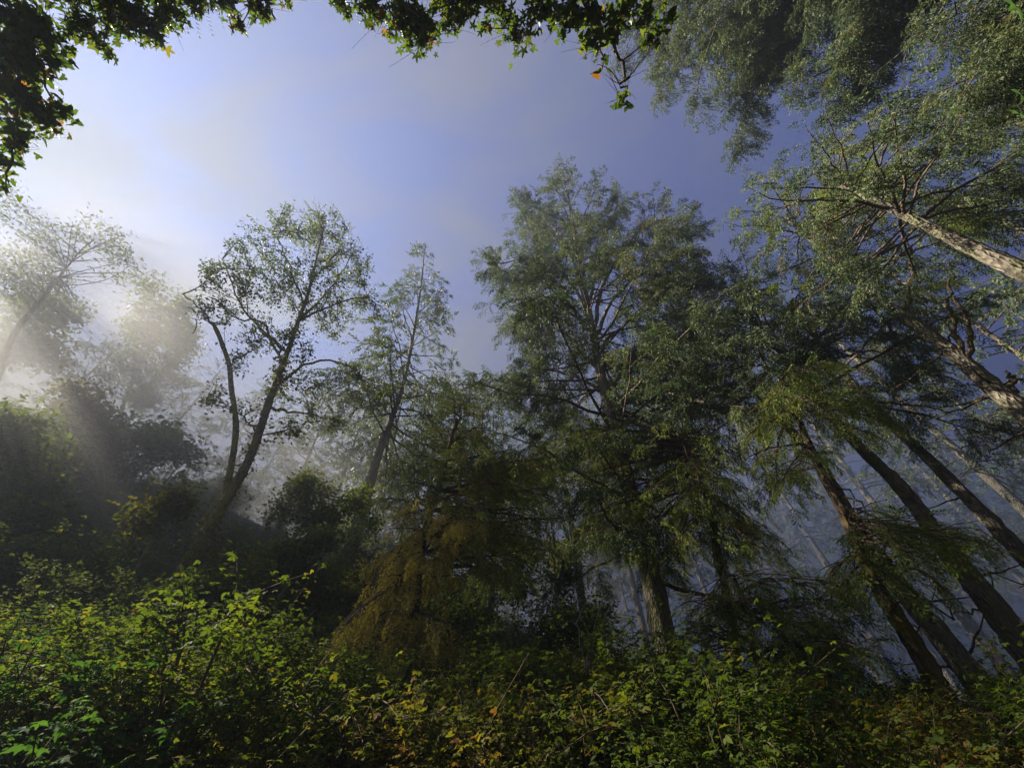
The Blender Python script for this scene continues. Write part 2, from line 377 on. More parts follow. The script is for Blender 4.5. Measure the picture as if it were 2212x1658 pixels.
def limb(root, pts, r0, r1, m, name='limb', n=14, sides=7):
    P = smooth(pts, n) - np.array(root.location)
    P[1:-1] += RNG.normal(0, .02 + r0 * .15, (n - 2, 3)); g = Geo(); tube(g, P, [r0, r1], sides, rough=.05); g.build(name, [m], root)
    return P + np.array(root.location)
def down(p, extra=.4):           # the ground under a point
    return np.array([p[0], p[1], float(ground(p[0], p[1])) - extra])

# ------------------------------------------------------------------ ground
def make_ground():
    c = np.concatenate([-np.geomspace(260, 30, 26)[:-1], np.linspace(-30, 30, 151), np.geomspace(30, 260, 26)[1:]])
    X, Y = np.meshgrid(c, c); Z = ground(X, Y); n = len(c)
    V = np.stack([X, Y, Z], -1).reshape(-1, 3); i = np.arange(n - 1)[:, None] * n + np.arange(n - 1)[None]
    F = np.stack([i, i + 1, i + n + 1, i + n], -1).reshape(-1, 4)
    m, t = mat('forest_soil'); o = N(t, 'ShaderNodeOutputMaterial'); b = N(t, 'ShaderNodeBsdfPrincipled'); b.inputs['Roughness'].default_value = .95
    tc_ = N(t, 'ShaderNodeTexCoord'); n1 = N(t, 'ShaderNodeTexNoise'); n1.inputs['Scale'].default_value = 1.3; n1.inputs['Detail'].default_value = 8; n1.inputs['Roughness'].default_value = .7
    rp = N(t, 'ShaderNodeValToRGB'); e = rp.color_ramp.elements; e[0].position = .35; e[0].color = (.022, .026, .012, 1); e[1].position = .7; e[1].color = (.085, .062, .042, 1); x = e.new(.52); x.color = (.045, .042, .022, 1)
    t.links.new(tc_.outputs['Object'], n1.inputs[0]); t.links.new(n1.outputs[0], rp.inputs[0]); t.links.new(rp.outputs[0], b.inputs['Base Color'])
    bp = N(t, 'ShaderNodeBump'); bp.inputs['Distance'].default_value = .15; t.links.new(n1.outputs[0], bp.inputs['Height']); t.links.new(bp.outputs[0], b.inputs['Normal'])
    t.links.new(b.outputs[0], o.inputs[0])
    g = Geo(); g.add(V, F); ob = g.build('ground', [m]); ob['kind'] = 'structure'
make_ground()

# ------------------------------------------------------------------ the tall spruces
def tall_spruce(pts, r, r0, r1, label, name='spruce_tree', group=None, m=BARK):
    P = px_plane(pts, r); b = down(P[0])
    if P[0][2] - b[2] > 1.5:                       # base hidden: carry the bole down to the ground
        P = [b + (P[0] - b) * .0] + P
    else: P = [b] + P
    t = thing(name, label, 'tree', P[0], group)
    bole(t, P, r0, r1, m); S = smooth(P, 60)
    if r >= 12 and name == 'spruce_tree':                 # dead stubs along the bare part of the bole
        for k in RNG.integers(6, 30, 9):
            d = unit(RNG.normal(0, 1, 3) * [1, 1, .25] + [0, 0, .15]) * RNG.uniform(.5, 1.6); limb(t, [S[k], S[k] + d * .5 + [0, 0, -.04], S[k] + d], .035, .008, BARK_DARK, 'dead_limb', 7, 5)
    return t, S
def guided(P, tips, r, start_frac, sag=.1, fol=.3, dens=1.0, jit=1.0):
    """limbs whose tips are seen at given pixels, standing off the trunk's plane by dy metres"""
    res = []
    for (u, v, dy, ts) in tips:
        p = np.array([np.interp(ts * (len(P) - 1), np.arange(len(P)), P[:, i]) for i in range(3)])
        d = ray(u, v); n = np.array([P[0][0], P[0][1], 0]); rr = np.linalg.norm(n); n /= rr
        res.append((p, EYE + d * ((rr + dy) / max(.05, d @ n)), sag, fol, dens))
    return res

# A: big spreading spruce in the middle
big, BP = tall_spruce([(1478, 1500), (1440, 1400), (1390, 1180), (1330, 950), (1300, 810), (1268, 660), (1240, 500), (1226, 410)], 11.5, .40, .09, 'huge spruce with fanned limbs standing alone in the middle, its crown against the sky')
def p_at(P, t): return np.array([np.interp(t * (len(P) - 1), np.arange(len(P)), P[:, i]) for i in range(3)])
nrm = unit(np.array([BP[0][0], BP[0][1], 0]))
def on(P, u, v, dy=0.0):
    n = np.array([P[0][0], P[0][1], 0]); rr = np.linalg.norm(n); n /= rr; d = ray(u, v); return EYE + d * ((rr + dy) / max(.05, d @ n))
limbs = [([(1312, 840), (1380, 780), (1470, 700), (1580, 672)], 0, .13), ([(1318, 880), (1400, 850), (1500, 862), (1590, 910)], -1, .10),
         ([(1312, 830), (1390, 790), (1480, 790)], 1, .08), ([(1296, 800), (1240, 745), (1180, 680), (1120, 690)], -1, .11),
         ([(1306, 850), (1250, 815), (1180, 800), (1140, 830)], 0, .08), ([(1280, 720), (1310, 600), (1380, 500), (1440, 470)], 1, .12),
         ([(1275, 700), (1260, 590), (1210, 500), (1130, 480)], 1, .12), ([(1285, 730), (1330, 640), (1420, 570), (1500, 540)], -1, .11),
         ([(1272, 690), (1225, 600), (1150, 560), (1080, 570)], -1, .10), ([(1270, 670), (1300, 540), (1330, 450)], 0, .10), ([(1266, 660), (1235, 560), (1180, 470), (1150, 455)], 0, .10),
         ([(1290, 760), (1350, 700), (1450, 640), (1560, 600)], 2, .10)]
lb = []
for pl, dy, rr in limbs:
    pts = [on(BP, u, v, dy * k / (len(pl) - 1) * 1.3) for k, (u, v) in enumerate(pl)]
    Q = limb(big, pts, rr, .03, BARK); 
    for k in range(5, 14):
        for s in (0, 1):
            d = unit(RNG.normal(0, 1, 3) + np.array([0, 0, -.1])) * RNG.uniform(1.0, 2.4); lb.append((Q[k], Q[k] + d, .05, .15, .9))
lb += ring_branches(BP, .50, .95, 80, lambda s: 5.0 * (1 - s) ** .3 + .9, (.1, .35), .05, .5, 1.0)
lb += ring_branches(BP, .34, .52, 12, lambda s: 5.0, (-.1, .1), .08, .5, .7)
conifer_crown(big, lb, NEEDLE, SPRAY_X, .54, .095, .46, hang=.5)

# B: slender spruce behind the alder
t, P = tall_spruce([(775, 1120), (810, 1010), (850, 890), (880, 790), (905, 650), (916, 545)], 18, .34, .05, 'hazy narrow spruce with bare lower trunk between the leafy alder and the huge spruce')
conifer_crown(t, ring_branches(P, .42, 1, 85, lambda s: 5.3 * (1 - s) ** .8 + .4, (-.15, .5), .06, .3, .9), NEEDLE, SPRAY_FAR, .65, .33, .5)

# C..: leaning-looking boles at the right
t, P = tall_spruce([(2128, 1489), (1942, 1266), (1842, 1123), (1752, 976), (1660, 880), (1560, 745)], 14, .29, .08, 'grey trunk rising from the bank at right, bright on its left flank')
conifer_crown(t, ring_branches(P, .76, 1, 17, lambda s: 4.0 * (1 - s) ** .5 + 1, (-.1, .5), .05, .4, .8), NEEDLE, SPRAY_X, .58, .15, .6)
t, P = tall_spruce([(2235, 1425), (2130, 1290), (2042, 1183), (1942, 1050), (1842, 946), (1720, 800), (1620, 690)], 14.5, .33, .08, 'thick grey trunk at the lower right corner with stub limbs and bark scars')
conifer_crown(t, ring_branches(P, .78, 1, 18, lambda s: 4.5 * (1 - s) ** .5 + 1, (-.2, .4), .05, .35, .8), NEEDLE, SPRAY_X, .58, .15, .6)
t, P = tall_spruce([(2300, 1290), (2212, 1200), (2060, 1045), (1910, 900), (1790, 765), (1700, 660)], 19, .32, .08, 'pale straight trunk crossing the dark hazy wood at right, below the upper two boles')
conifer_crown(t, ring_branches(P, .78, 1, 18, lambda s: 5 * (1 - s) ** .5 + 1, (-.2, .4), .05, .35, .8), NEEDLE, SPRAY_X, .62, .16, .65)
t, P = tall_spruce([(2330, 985), (2212, 885), (2080, 780), (1980, 705), (1880, 630), (1780, 540), (1700, 470)], 12.5, .26, .06, 'sunlit bole at the right edge with a dead upright limb and pale green top')
E_T, E_P = t, P
lb = ring_branches(P, .74, 1, 36, lambda s: 3.5 * (1 - s) ** .5 + .6, (-.1, .45), .05, .4, .75)
conifer_crown(t, lb, NEEDLE_FRESH, SPRAY_X, .50, .11, .42, hang=.8)
for pl in ([(2085, 785), (2065, 700), (2050, 650), (2058, 590)], [(1955, 690), (1960, 640), (1968, 560), (1955, 500)], [(2090, 780), (2095, 700), (2060, 640)], [(2185, 850), (2190, 820), (2175, 800)]):
    limb(t, [on(P, *q) for q in pl], .07, .02, BARK_DARK, 'dead_limb')
t, P = tall_spruce([(2360, 680), (2212, 590), (2080, 520), (1960, 470), (1870, 425), (1790, 390)], 9.5, .20, .05, 'bole entering highest at the right edge, dark crown above the pale green one')
conifer_crown(t, ring_branches(P, .62, .97, 34, lambda s: 2.3 * (1 - s) ** .4 + .5, (-.1, .4), .05, .35, .7), NEEDLE, SPRAY_X, .46, .11, .40, hang=.8)

# overhead spruces whose boles stand outside the frame
def overhead(base, h, r0, label, tips, m, sz, name='spruce_tree', ext=1.0, jit=1.3, dens=1.0, hang=.7):
    b = down(np.array([*base, 0])); P = [b, b + np.array([.1, .2, h * .5]), b + np.array([.3, .3, h])]
    t = thing(name, label, 'tree', b); bole(t, P, r0, .08, BARK); br = []
    for (u, v, z) in tips:
        e = px_z(u, v, z); s = np.array([b[0] + .2, b[1] + .2, z - .5 + RNG.uniform(-1, 1)])
        br.append((s, e, .06, .35, dens))
        for k in range(3):
            q = s + (e - s) * RNG.uniform(.45, .9); br.append((q, q + (e - s) * .35 * ext + RNG.normal(0, jit, 3), .03, .1, dens))
    conifer_crown(t, br, m, SPRAY_X, sz, .07 + sz * .10, .34, reach=.3, hang=hang)
    return t
overhead((9.5, -6.5), 34, .5, 'spruce overhanging the top right, long drooping boughs against the blue',
         [(1400, 110, 24), (1440, 60, 26), (1450, 190, 22), (1510, 230, 20), (1540, 120, 25), (1590, 250, 19), (1580, 170, 21), (1650, 200, 19), (1640, 80, 23), (1700, 130, 20), (1720, 220, 17), (1780, 230, 16), (1760, 60, 20), (1830, 200, 16), (1830, 120, 18), (1880, 140, 17), (1480, 10, 27), (1380, 30, 29), (1900, 60, 17), (1690, 20, 21), (1850, 20, 18)], NEEDLE, .5, ext=.5, jit=.9, dens=1.3)
overhead((13.5, -2.5), 26, .4, 'dark spruce boughs filling the top right corner, nearest of the overhead boughs',
         [(2010, 120, 9.5), (2040, 180, 9), (2070, 220, 8.6), (2120, 230, 8.6), (2180, 235, 8.2), (2050, 60, 10), (2100, 150, 9.2), (2160, 120, 9), (2200, 180, 8.4), (2200, 40, 9.4), (2090, 20, 10), (2000, 20, 11), (2150, 190, 8.6), (2130, 70, 9.4)], NEEDLE, .30, ext=.12, jit=.45, dens=1.5)

# ------------------------------------------------------------------ smaller spruces in front
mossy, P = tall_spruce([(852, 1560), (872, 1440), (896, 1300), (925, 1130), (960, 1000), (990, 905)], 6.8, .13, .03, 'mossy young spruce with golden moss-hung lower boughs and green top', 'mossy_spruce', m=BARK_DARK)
MP = P
def px_branches(P, tips, sag=.08, fol=.2, dens=1.2):
    res = []
    for (u, v, dy, ts) in tips:
        res.append((p_at(P, ts), on(P, u, v, dy), sag, fol, dens))
    return res
tips = []
for (u, v, ts) in [(880, 1040, .75), (900, 960, .82), (930, 930, .88), (985, 890, .95), (1040, 920, .9), (1090, 960, .84), (1130, 1010, .8), (1165, 1050, .75), (1150, 1110, .7), (870, 1090, .7), (1000, 960, .9), (1080, 1040, .78), (950, 1010, .83), (1010, 1020, .8), (1120, 1160, .64), (1050, 1090, .72), (1180, 1150, .66), (1060, 1200, .6), (1140, 1220, .58), (1190, 1000, .8)]:
    for dy in (-.8, .8): tips.append((u + RNG.normal(0, 22), v + RNG.normal(0, 18), dy + RNG.normal(0, .5), ts))
conifer_crown(mossy, px_branches(P, tips), NEEDLE_FRESH, SPRAY_N, .36, .2, .26, reach=.3, tone=.6)
tips = []
for (u, v, ts) in [(740, 1350, .56), (775, 1300, .58), (805, 1270, .6), (825, 1220, .62), (855, 1190, .66), (790, 1330, .55), (840, 1320, .48), (885, 1370, .44), (945, 1350, .42), (970, 1372, .42), (920, 1330, .44), (870, 1390, .40), (900, 1080, .7), (950, 1060, .74), (1000, 1090, .7), (1060, 1130, .66), (1090, 1160, .64), (880, 1150, .64), (930, 1190, .6), (860, 1250, .54), (960, 1240, .54), (1000, 1170, .6)]:
    for dy in (-.5, .1): tips.append((u + RNG.normal(0, 10), v + RNG.normal(0, 10), dy + RNG.normal(0, .3), ts))
conifer_crown(mossy, px_branches(P, tips, .14, .12, 1.0), MOSS, SPRAY_MOSS, .28, .10, .20, reach=.22, hang=1.7, tone=.7, name='hanging_moss')

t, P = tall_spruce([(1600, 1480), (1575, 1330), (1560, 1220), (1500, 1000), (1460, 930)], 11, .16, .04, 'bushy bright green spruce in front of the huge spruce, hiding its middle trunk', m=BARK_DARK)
tips = []
for (u, v, ts) in [(1190, 960, .92), (1230, 1010, .88), (1260, 940, .96), (1310, 930, 1), (1380, 950, 1), (1440, 940, 1), (1520, 950, .98), (1570, 980, .94), (1580, 1030, .88), (1600, 1090, .8), (1620, 1140, .74), (1610, 1180, .68), (1180, 1050, .84), (1250, 1110, .78), (1290, 1150, .74), (1340, 1090, .82), (1400, 1060, .86), (1450, 1120, .8), (1500, 1160, .74), (1540, 1100, .8), (1380, 1140, .76), (1480, 1010, .92), (1320, 1010, .9), (1560, 1180, .7), (1600, 1150, .74), (1430, 1180, .7), (1220, 1160, .7)]:
    for dy in (-.9, 0, .9): tips.append((u + RNG.normal(0, 22), v + RNG.normal(0, 18), dy + RNG.normal(0, .5), ts))
conifer_crown(t, px_branches(P, tips, .06, .4), NEEDLE_FRESH, SPRAY_N, .44, .24, .34, reach=.3, tone=.5)

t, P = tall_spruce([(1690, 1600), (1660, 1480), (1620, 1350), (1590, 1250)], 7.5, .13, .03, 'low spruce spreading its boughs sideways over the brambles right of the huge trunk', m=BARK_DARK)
tips = []
for (u, v, ts) in [(1840, 1395, .55), (1800, 1380, .6), (1760, 1400, .5), (1760, 1310, .8), (1730, 1260, .92), (1640, 1235, 1), (1560, 1240, 1), (1520, 1290, .85), (1500, 1320, .75), (1510, 1370, .6), (1520, 1400, .5), (1550, 1360, .65), (1600, 1310, .8), (1680, 1330, .75), (1700, 1380, .6), (1650, 1430, .45), (1560, 1440, .45), (1720, 1450, .4), (1790, 1430, .45)]:
    for dy in (-.6, .5): tips.append((u + RNG.normal(0, 18), v + RNG.normal(0, 12), dy + RNG.normal(0, .4), ts))
conifer_crown(t, px_branches(P, tips, .10, .15), NEEDLE_FRESH, SPRAY_N, .30, .17, .24, reach=.3, tone=.35)

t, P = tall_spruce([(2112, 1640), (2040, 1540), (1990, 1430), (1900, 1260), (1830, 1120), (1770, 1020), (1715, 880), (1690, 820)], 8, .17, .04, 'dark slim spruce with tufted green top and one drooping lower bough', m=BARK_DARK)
tips = []
for (u, v, ts) in [(1640, 880, .92), (1650, 940, .86), (1660, 1000, .8), (1690, 830, .98), (1740, 820, 1), (1800, 835, .96), (1850, 860, .93), (1895, 905, .88), (1860, 920, .88), (1800, 900, .9), (1700, 900, .92), (1740, 960, .85), (1670, 1040, .76), (1720, 1000, .8), (1700, 860, .95)]:
    for dy in (-.6, .5): tips.append((u + RNG.normal(0, 12), v + RNG.normal(0, 12), dy + RNG.normal(0, .4), ts))
for (u, v, ts) in [(1790, 1230, .56), (1800, 1290, .52), (1850, 1200, .58), (1880, 1290, .52), (1930, 1150, .62), (1990, 1130, .62), (2040, 1150, .6), (2075, 1180, .58), (1890, 1100, .66), (1950, 1220, .56), (1840, 1260, .54), (1985, 1190, .58)]:
    for dy in (-.4, .4): tips.append((u + RNG.normal(0, 12), v + RNG.normal(0, 10), dy + RNG.normal(0, .3), ts))
conifer_crown(t, px_branches(P, tips, .10, .25), NEEDLE_FRESH, SPRAY_N, .33, .18, .26, reach=.28, tone=.35)
for k in range(9):
    a = p_at(P, RNG.uniform(.45, .75)); limb(t, [a, a + RNG.normal(0, .3, 3) + [0, 0, .05], a + unit(RNG.normal(0, 1, 3) * [1, 1, .2]) * RNG.uniform(.5, 1.1)], .018, .005, BARK_DARK, 'dead_limb', 7, 5)

# ------------------------------------------------------------------ the alder at left
def alder():
    r = 10
    main = [(330, 1400), (400, 1230), (480, 1095), (540, 985), (585, 860), (610, 790), (640, 700), (668, 625), (690, 540), (700, 490)]
    P = px_plane(main, r); b = down(P[0]); P = [b] + P if P[0][2] - b[2] > .1 else P
    t = thing('alder_tree', 'leafy alder with two mossy trunks and a domed airy crown at left', 'tree', P[0])
    bole(t, P, .16, .03, BARK_ALDER, n=60, wob=.03); A = smooth(P, 60)
    sec = [on(A, *q) for q in [(490, 1075), (500, 1000), (508, 900), (500, 830), (492, 780), (478, 735), (458, 698)]]
    bole(t, sec, .075, .05, BARK_ALDER, n=34, wob=.02, flare=.1); S = smooth(sec, 40)
    sk = [A[30:], S[28:]]
    for pl, dy, rr in [([(620, 760), (560, 705), (510, 640), (480, 560)], .8, .05), ([(612, 790), (570, 700), (520, 690), (450, 640)], -.5, .04),
                       ([(640, 700), (700, 640), (750, 570), (770, 520)], .6, .05), ([(640, 695), (720, 660), (790, 640), (830, 670)], -.5, .045),
                       ([(655, 655), (620, 560), (590, 500)], .3, .04), ([(672, 610), (730, 540), (745, 490)], -.3, .035), ([(600, 830), (680, 780), (760, 795), (830, 850)], .3, .05),
                       ([(580, 880), (640, 890), (720, 905)], -.3, .045), ([(560, 940), (530, 905), (480, 870)], .3, .03), ([(505, 775), (530, 765), (560, 750)], 0, .03),
                       ([(458, 700), (440, 670), (410, 650), (395, 635)], 0, .025), ([(460, 700), (430, 690), (415, 720)], .2, .02)]:
        pts = [on(A, u, v, dy * k * .5) for k, (u, v) in enumerate(pl)]; sk.append(limb(t, pts, rr, .012, BARK_ALDER))
    cl = []
    for (u, v, ru, dy) in [(560, 540, 60, .5), (630, 490, 50, 0), (700, 500, 60, .4), (755, 570, 55, -.5), (780, 650, 45, .3), (520, 610, 60, -.4), (470, 590, 40, .3), (600, 610, 60, 1), (690, 600, 60, -.8), (720, 690, 50, .5), (640, 740, 45, -.6), (560, 720, 50, .4), (480, 680, 40, -.3), (520, 780, 35, .4), (430, 660, 30, 0), (620, 830, 50, .4), (680, 830, 40, -.4), (760, 800, 40, 0), (820, 840, 25, .2), (700, 900, 45, .3), (480, 860, 40, -.3), (530, 890, 30, .3), (640, 930, 45, -.3), (740, 920, 30, 0), (820, 680, 25, 0)]:
        c = on(A, u, v, dy); dep = (c - EYE) @ FWD; R = ru / FPX * dep; cl.append((c, np.array([R, R * 1.1, R])))
    broad_crown(t, sk, cl, ALDER, 120, 1500, 8, LEAF_S, .10, .5, spread=.075, flat=.35, r1=.018)
    g = Geo()                              # moss and small ivy leaves that clothe the lit side of the bole
    q = A[RNG.integers(2, 48, 1500)] + RNG.normal(0, .13, (1500, 3)) - b - (np.array(P[0]) - b)
    stamp(g, LEAF_S, q, frames(RNG.normal(0, 1, (1500, 3)) + [-.3, -.3, -.3]), RNG.uniform(.05, .13, 1500), RNG.normal(.6, .25, 1500))
    g.build('bark_ivy', [BERRYY], t)
alder()

# ------------------------------------------------------------------ broadleaf shrubs and hazy trees on the left hillside
def hill_tree(u, v, ru, rv, r, label, m, name='broadleaf_tree', cat='tree', n2=420, size=.2, base=None, per=10, tone=.5, tmpl=LEAF_S, group=None, nclump=9, stem=.12, cs=(.24, .5)):
    c = px_r(u, v, r); dep = (c - EYE) @ FWD; R = ru / FPX * dep; H = rv / FPX * dep * 1.25
    bx = px_r(*base, r) if base else c
    b = down(bx, .2); t = thing(name, label, cat, b, group)
    top = c + np.array([0, 0, H * .3]); P = [b, b * .5 + c * .5 + RNG.normal(0, .15 * R, 3) * [1, 1, 0], top]
    if cat == 'tree': bole(t, P, stem, .03, BARK_ALDER, name='trunk', sides=8, n=16)
    else:
        for _ in range(4):
            q = c + unit(RNG.normal(0, 1, 3)) * [R, R, H] * .6; limb(t, [b + RNG.normal(0, .12, 3) * [1, 1, 0], b * .45 + q * .55 + RNG.normal(0, .2 * R, 3) * [1, 1, 0], q], stem * .7, .012, BARK_ALDER, 'stem', 10, 6)
        nclump += 10
    A = smooth(P, 20); cl = []
    for k in range(nclump):
        d = unit(RNG.normal(0, 1, 3)) * RNG.uniform(.35, .8); q = c + d * [R, R, H] if cat == 'tree' or k < nclump - 4 else b + np.array([RNG.normal(0, .5 * R), RNG.normal(0, .5 * R), .45 * max(.3, c[2] - b[2])]); s = RNG.uniform(*cs) * (1 if cat == 'tree' else .72); cl.append((q, np.array([R, R, H]) * s))
    broad_crown(t, [A[6:]], cl, m, 70, n2 if cat == 'tree' else int(n2 * .62), per, tmpl, size, tone, r1=min(stem * .25, .03), spread=size * 1.3, flat=.35)
    return t
hill_tree(130, 570, 190, 130, 31, 'large pale broadleaf tree dissolving in the bright mist at upper left', ALDER, n2=430, size=.20, base=(60, 900), nclump=16, stem=.3, cs=(.18, .34), per=9)
hill_tree(20, 720, 120, 120, 38, 'misty broadleaf tree low at the left edge where the light rays fall', ALDER, n2=420, size=.38, base=(0, 950), nclump=14, cs=(.16, .32), per=8, stem=.25)
hill_tree(330, 690, 110, 90, 36, 'faint broadleaf tree in the mist behind the alder crown', ALDER, n2=500, size=.30, base=(360, 900), nclump=16, cs=(.16, .32), stem=.25)
hill_tree(320, 820, 125, 75, 34, 'dark feathery tree leaning over the hillside scrub in the mist', ALDER, n2=520, size=.20, base=(330, 960), nclump=18, stem=.12, tone=.3, cs=(.14, .3))
hill_tree(185, 880, 60, 45, 18, 'yellow-leaved bush catching the sun on the misty hillside', BERRYY, 'shrub', 'shrub', 300, .17, (180, 960), tone=.75, nclump=6, stem=.05)
hill_tree(375, 970, 80, 40, 16, 'light green bush on the hillside beside the broken alder trunk', BERRY, 'shrub', 'shrub', 420, .16, (400, 1020), tone=.6, nclump=7, stem=.05)
hill_tree(270, 960, 110, 55, 18, 'grey-green bush in the middle of the misty hillside', ALDER, 'shrub', 'shrub', 420, .17, (280, 1020), tone=.5, nclump=7, stem=.05)
hill_tree(130, 980, 90, 60, 17, 'brownish bush on the misty hillside above the ferns', BERRYY, 'shrub', 'shrub', 400, .16, (130, 1040), tone=.35, nclump=7, stem=.05)
hill_tree(30, 965, 85, 95, 14, 'bright green shrub at the left edge of the slope', BERRY, 'shrub', 'shrub', 620, .16, (10, 1080), tone=.6, nclump=9, stem=.05)
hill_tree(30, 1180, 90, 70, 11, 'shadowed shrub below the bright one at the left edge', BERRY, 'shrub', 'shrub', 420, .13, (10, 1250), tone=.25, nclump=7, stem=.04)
hill_tree(690, 1080, 135, 85, 12, 'vine maple with layered green leaves right of the alder trunk', BERRY, 'vine_maple', 'tree', 620, .10, (640, 1300), tone=.65, nclump=24, stem=.05, cs=(.12, .3), tmpl=LEAF)
hill_tree(640, 1200, 95, 70, 11, 'lower vine maple sprays against the dark bank', BERRY, 'vine_maple', 'tree', 380, .09, (600, 1320), tone=.6, nclump=20, stem=.04, cs=(.12, .3), tmpl=LEAF)
hill_tree(350, 1100, 60, 50, 9.5, 'small yellow-tinged sapling left of the alder trunk', BERRYY, 'sapling', 'tree', 160, .10, (350, 1250), tone=.55, nclump=6, stem=.03, tmpl=LEAF)
hill_tree(430, 1310, 110, 55, 8, 'rounded green bush at the foot of the alder', BERRY, 'shrub', 'shrub', 900, .10, (430, 1400), tone=.45, nclump=10, stem=.04, tmpl=LEAF)
for k, (u, v, ru, rv, r, lab) in enumerate([(760, 1200, 110, 90, 16, 'dark understory bush in the shadowed gap left of the mossy spruce'), (1150, 1250, 130, 90, 13, 'dark brushy thicket between the mossy spruce and the huge trunk'), (980, 1290, 120, 80, 12, 'brown twiggy thicket behind the mossy spruce trunk'), (1240, 1360, 110, 55, 12, 'dark green brush at the left foot of the huge trunk'), (700, 1330, 120, 70, 13, 'shadowed fernlike bush on the bank left of the mossy spruce')]):
    hill_tree(u, v, ru, rv, r, lab, BERRY, 'shrub', 'shrub', 700, .12, (u, v + 120), tone=.3, nclump=14, cs=(.2, .42), stem=.05)

# ------------------------------------------------------------------ hazy spruces behind, copies of three grown ones
protos = []
for k in range(3):
    h = 40.0; P = smooth([(0, 0, -.6), (.25, .1, 15), (-.2, .3, 28), (.1, 0, h)], 40)
    t = thing('hazy_spruce', 'tall spruce fading into blue mist behind the nearer boles', 'tree', (0, 0, 0), 'hazy spruces of the background wood')
    bole(t, P, .45, .06, BARK, sides=9, n=24)
    conifer_crown(t, ring_branches(P, (.30, .38, .45)[k], 1, 95, lambda s: (5.5, 4.6, 6.0)[k] * (1 - s) ** .75 + .5, (-.25, .4), .06, .3, .7, .1), NEEDLE, SPRAY_FAR, .85, .5, .75)
    protos.append(t)
BGT = [(8, 30, 1.05), (-6, 31, 1.12), (-2, 38, 1.1), (15, 36, 1.1), (27, 36, 1.1), (37, 44, 1.15), (45, 38, 1.1), (54, 36, 1.05), (63, 40, 1.1), (72, 34, 1.0), (80, 33, 1.0), (24, 50, 1.1), (41, 56, 1.15), (50, 54, 1.1), (57, 60, 1.1), (11, 52, 1.15), (-12, 42, 1.05), (31, 62, 1.1), (66, 55, 1.1), (-20, 48, .8), (18, 64, 1.1), (52, 72, 1.1), (36, 76, 1.1), (46, 80, 1.1), (3, 60, 1.1), (76, 50, 1.0), (61, 75, 1.1), (26, 80, 1.1)]
for k, (az, r, s) in enumerate(BGT):
    a = math.radians(az); x, y = r * math.sin(a), r * math.cos(a); loc = (x, y, float(ground(x, y))); s = min(s, (35.5 - loc[2]) / 40)
    if k < 3:
        protos[k].location = loc; protos[k].scale = (s, s, s)
    else: dup(protos[k % 3], loc, RNG.uniform(0, 6.3), (s * 1.0, s * 1.0, s))

yp = []
for k in range(2):                              # full-skirted younger spruces close the gaps lower down
    h = 17.0; P = smooth([(0, 0, -.5), (.1, .1, 8), (0, .1, h)], 30)
    t = thing('young_spruce', 'young spruce with boughs to the ground, pale in the mist between the tall trunks', 'tree', (0, 0, 0), 'young spruces in the mist')
    bole(t, P, .2, .03, BARK, sides=8, n=16)
    conifer_crown(t, ring_branches(P, .05, 1, 75, lambda s: 4.0 * (1 - s) ** .8 + .4, (-.25, .4), .06, .2, .7, .1), NEEDLE, SPRAY_FAR, .8, .5, .75); yp.append(t)
for k, (az, r, s) in enumerate([(-4, 26, 1), (35, 48, 1), (47, 52, 1), (-10, 27, 1.1), (56, 50, .9), (-16, 25, 1), (5, 36, 1), (62, 52, 1), (-22, 30, 1.2), (14, 46, 1), (40, 60, 1), (22, 54, 1), (52, 62, 1), (30, 66, 1.1), (-28, 33, 1.1), (-34, 38, 1.2), (-42, 40, 1.1), (-50, 44, 1.1), (-60, 46, 1), (60, 66, 1), (45, 70, 1.1), (-2, 44, 1.2), (10, 60, 1.2), (-68, 52, 1.2), (-38, 54, 1.3), (-26, 52, 1.3)]):
    a = math.radians(az); x, y = r * math.sin(a), r * math.cos(a); loc = (x, y, float(ground(x, y)))
    if k < 2: yp[k].location = loc; yp[k].scale = (s, s, s)
    else: dup(yp[k % 2], loc, RNG.uniform(0, 6.3), (s * 1.15, s * 1.15, s))

# ------------------------------------------------------------------ undergrowth
def bush(kind, tone=.5):
    g = Geo(); H = {'bramble': 1.5, 'berry': 1.35, 'autumn': 1.4}[kind]; curves = []
    for k in range(15):
        a = RNG.uniform(0, 6.28); d = np.array([math.cos(a), math.sin(a), 0]); h = H * RNG.uniform(.65, 1.1); l = RNG.uniform(.25, .75)
        C = smooth([d * .08, d * l * .4 + [0, 0, h * .6], d * l * .8 + [0, 0, h], d * l * 1.35 + [0, 0, h * .92]], 8)
        tube(g, C, [.012, .004], 4, 1); curves.append(C)
    for k in range(5):
        a = RNG.uniform(0, 6.28); d = np.array([math.cos(a), math.sin(a), 0]) * RNG.uniform(.2, .9); h = H * RNG.uniform(.8, 1.15); tube(g, smooth([d * .1, d * .5 + [0, 0, h * .7], d + [0, 0, h]], 7), [.009, .003], 4, 1)
    T = np.vstack([c[3:] for c in curves]); tg = T[RNG.integers(0, len(T), 170)] + RNG.normal(0, .27, (170, 3)) * [1, 1, .7]
    tw = grow(g, T, tg, .005, 1, n=8, sides=3)
    if kind == 'bramble': leaves_on(g, curves + tw, 21, TRI, .054, tone, .05, .15, .78, tvar=.2)
    elif kind == 'berry': leaves_on(g, curves + tw[:150], 9, PALM, .043, .5, .05, .25, .8, tvar=.18)
    else: leaves_on(g, curves + tw, 20, TRI, .052, tone, .05, .1, .7, tvar=.24)
    return g
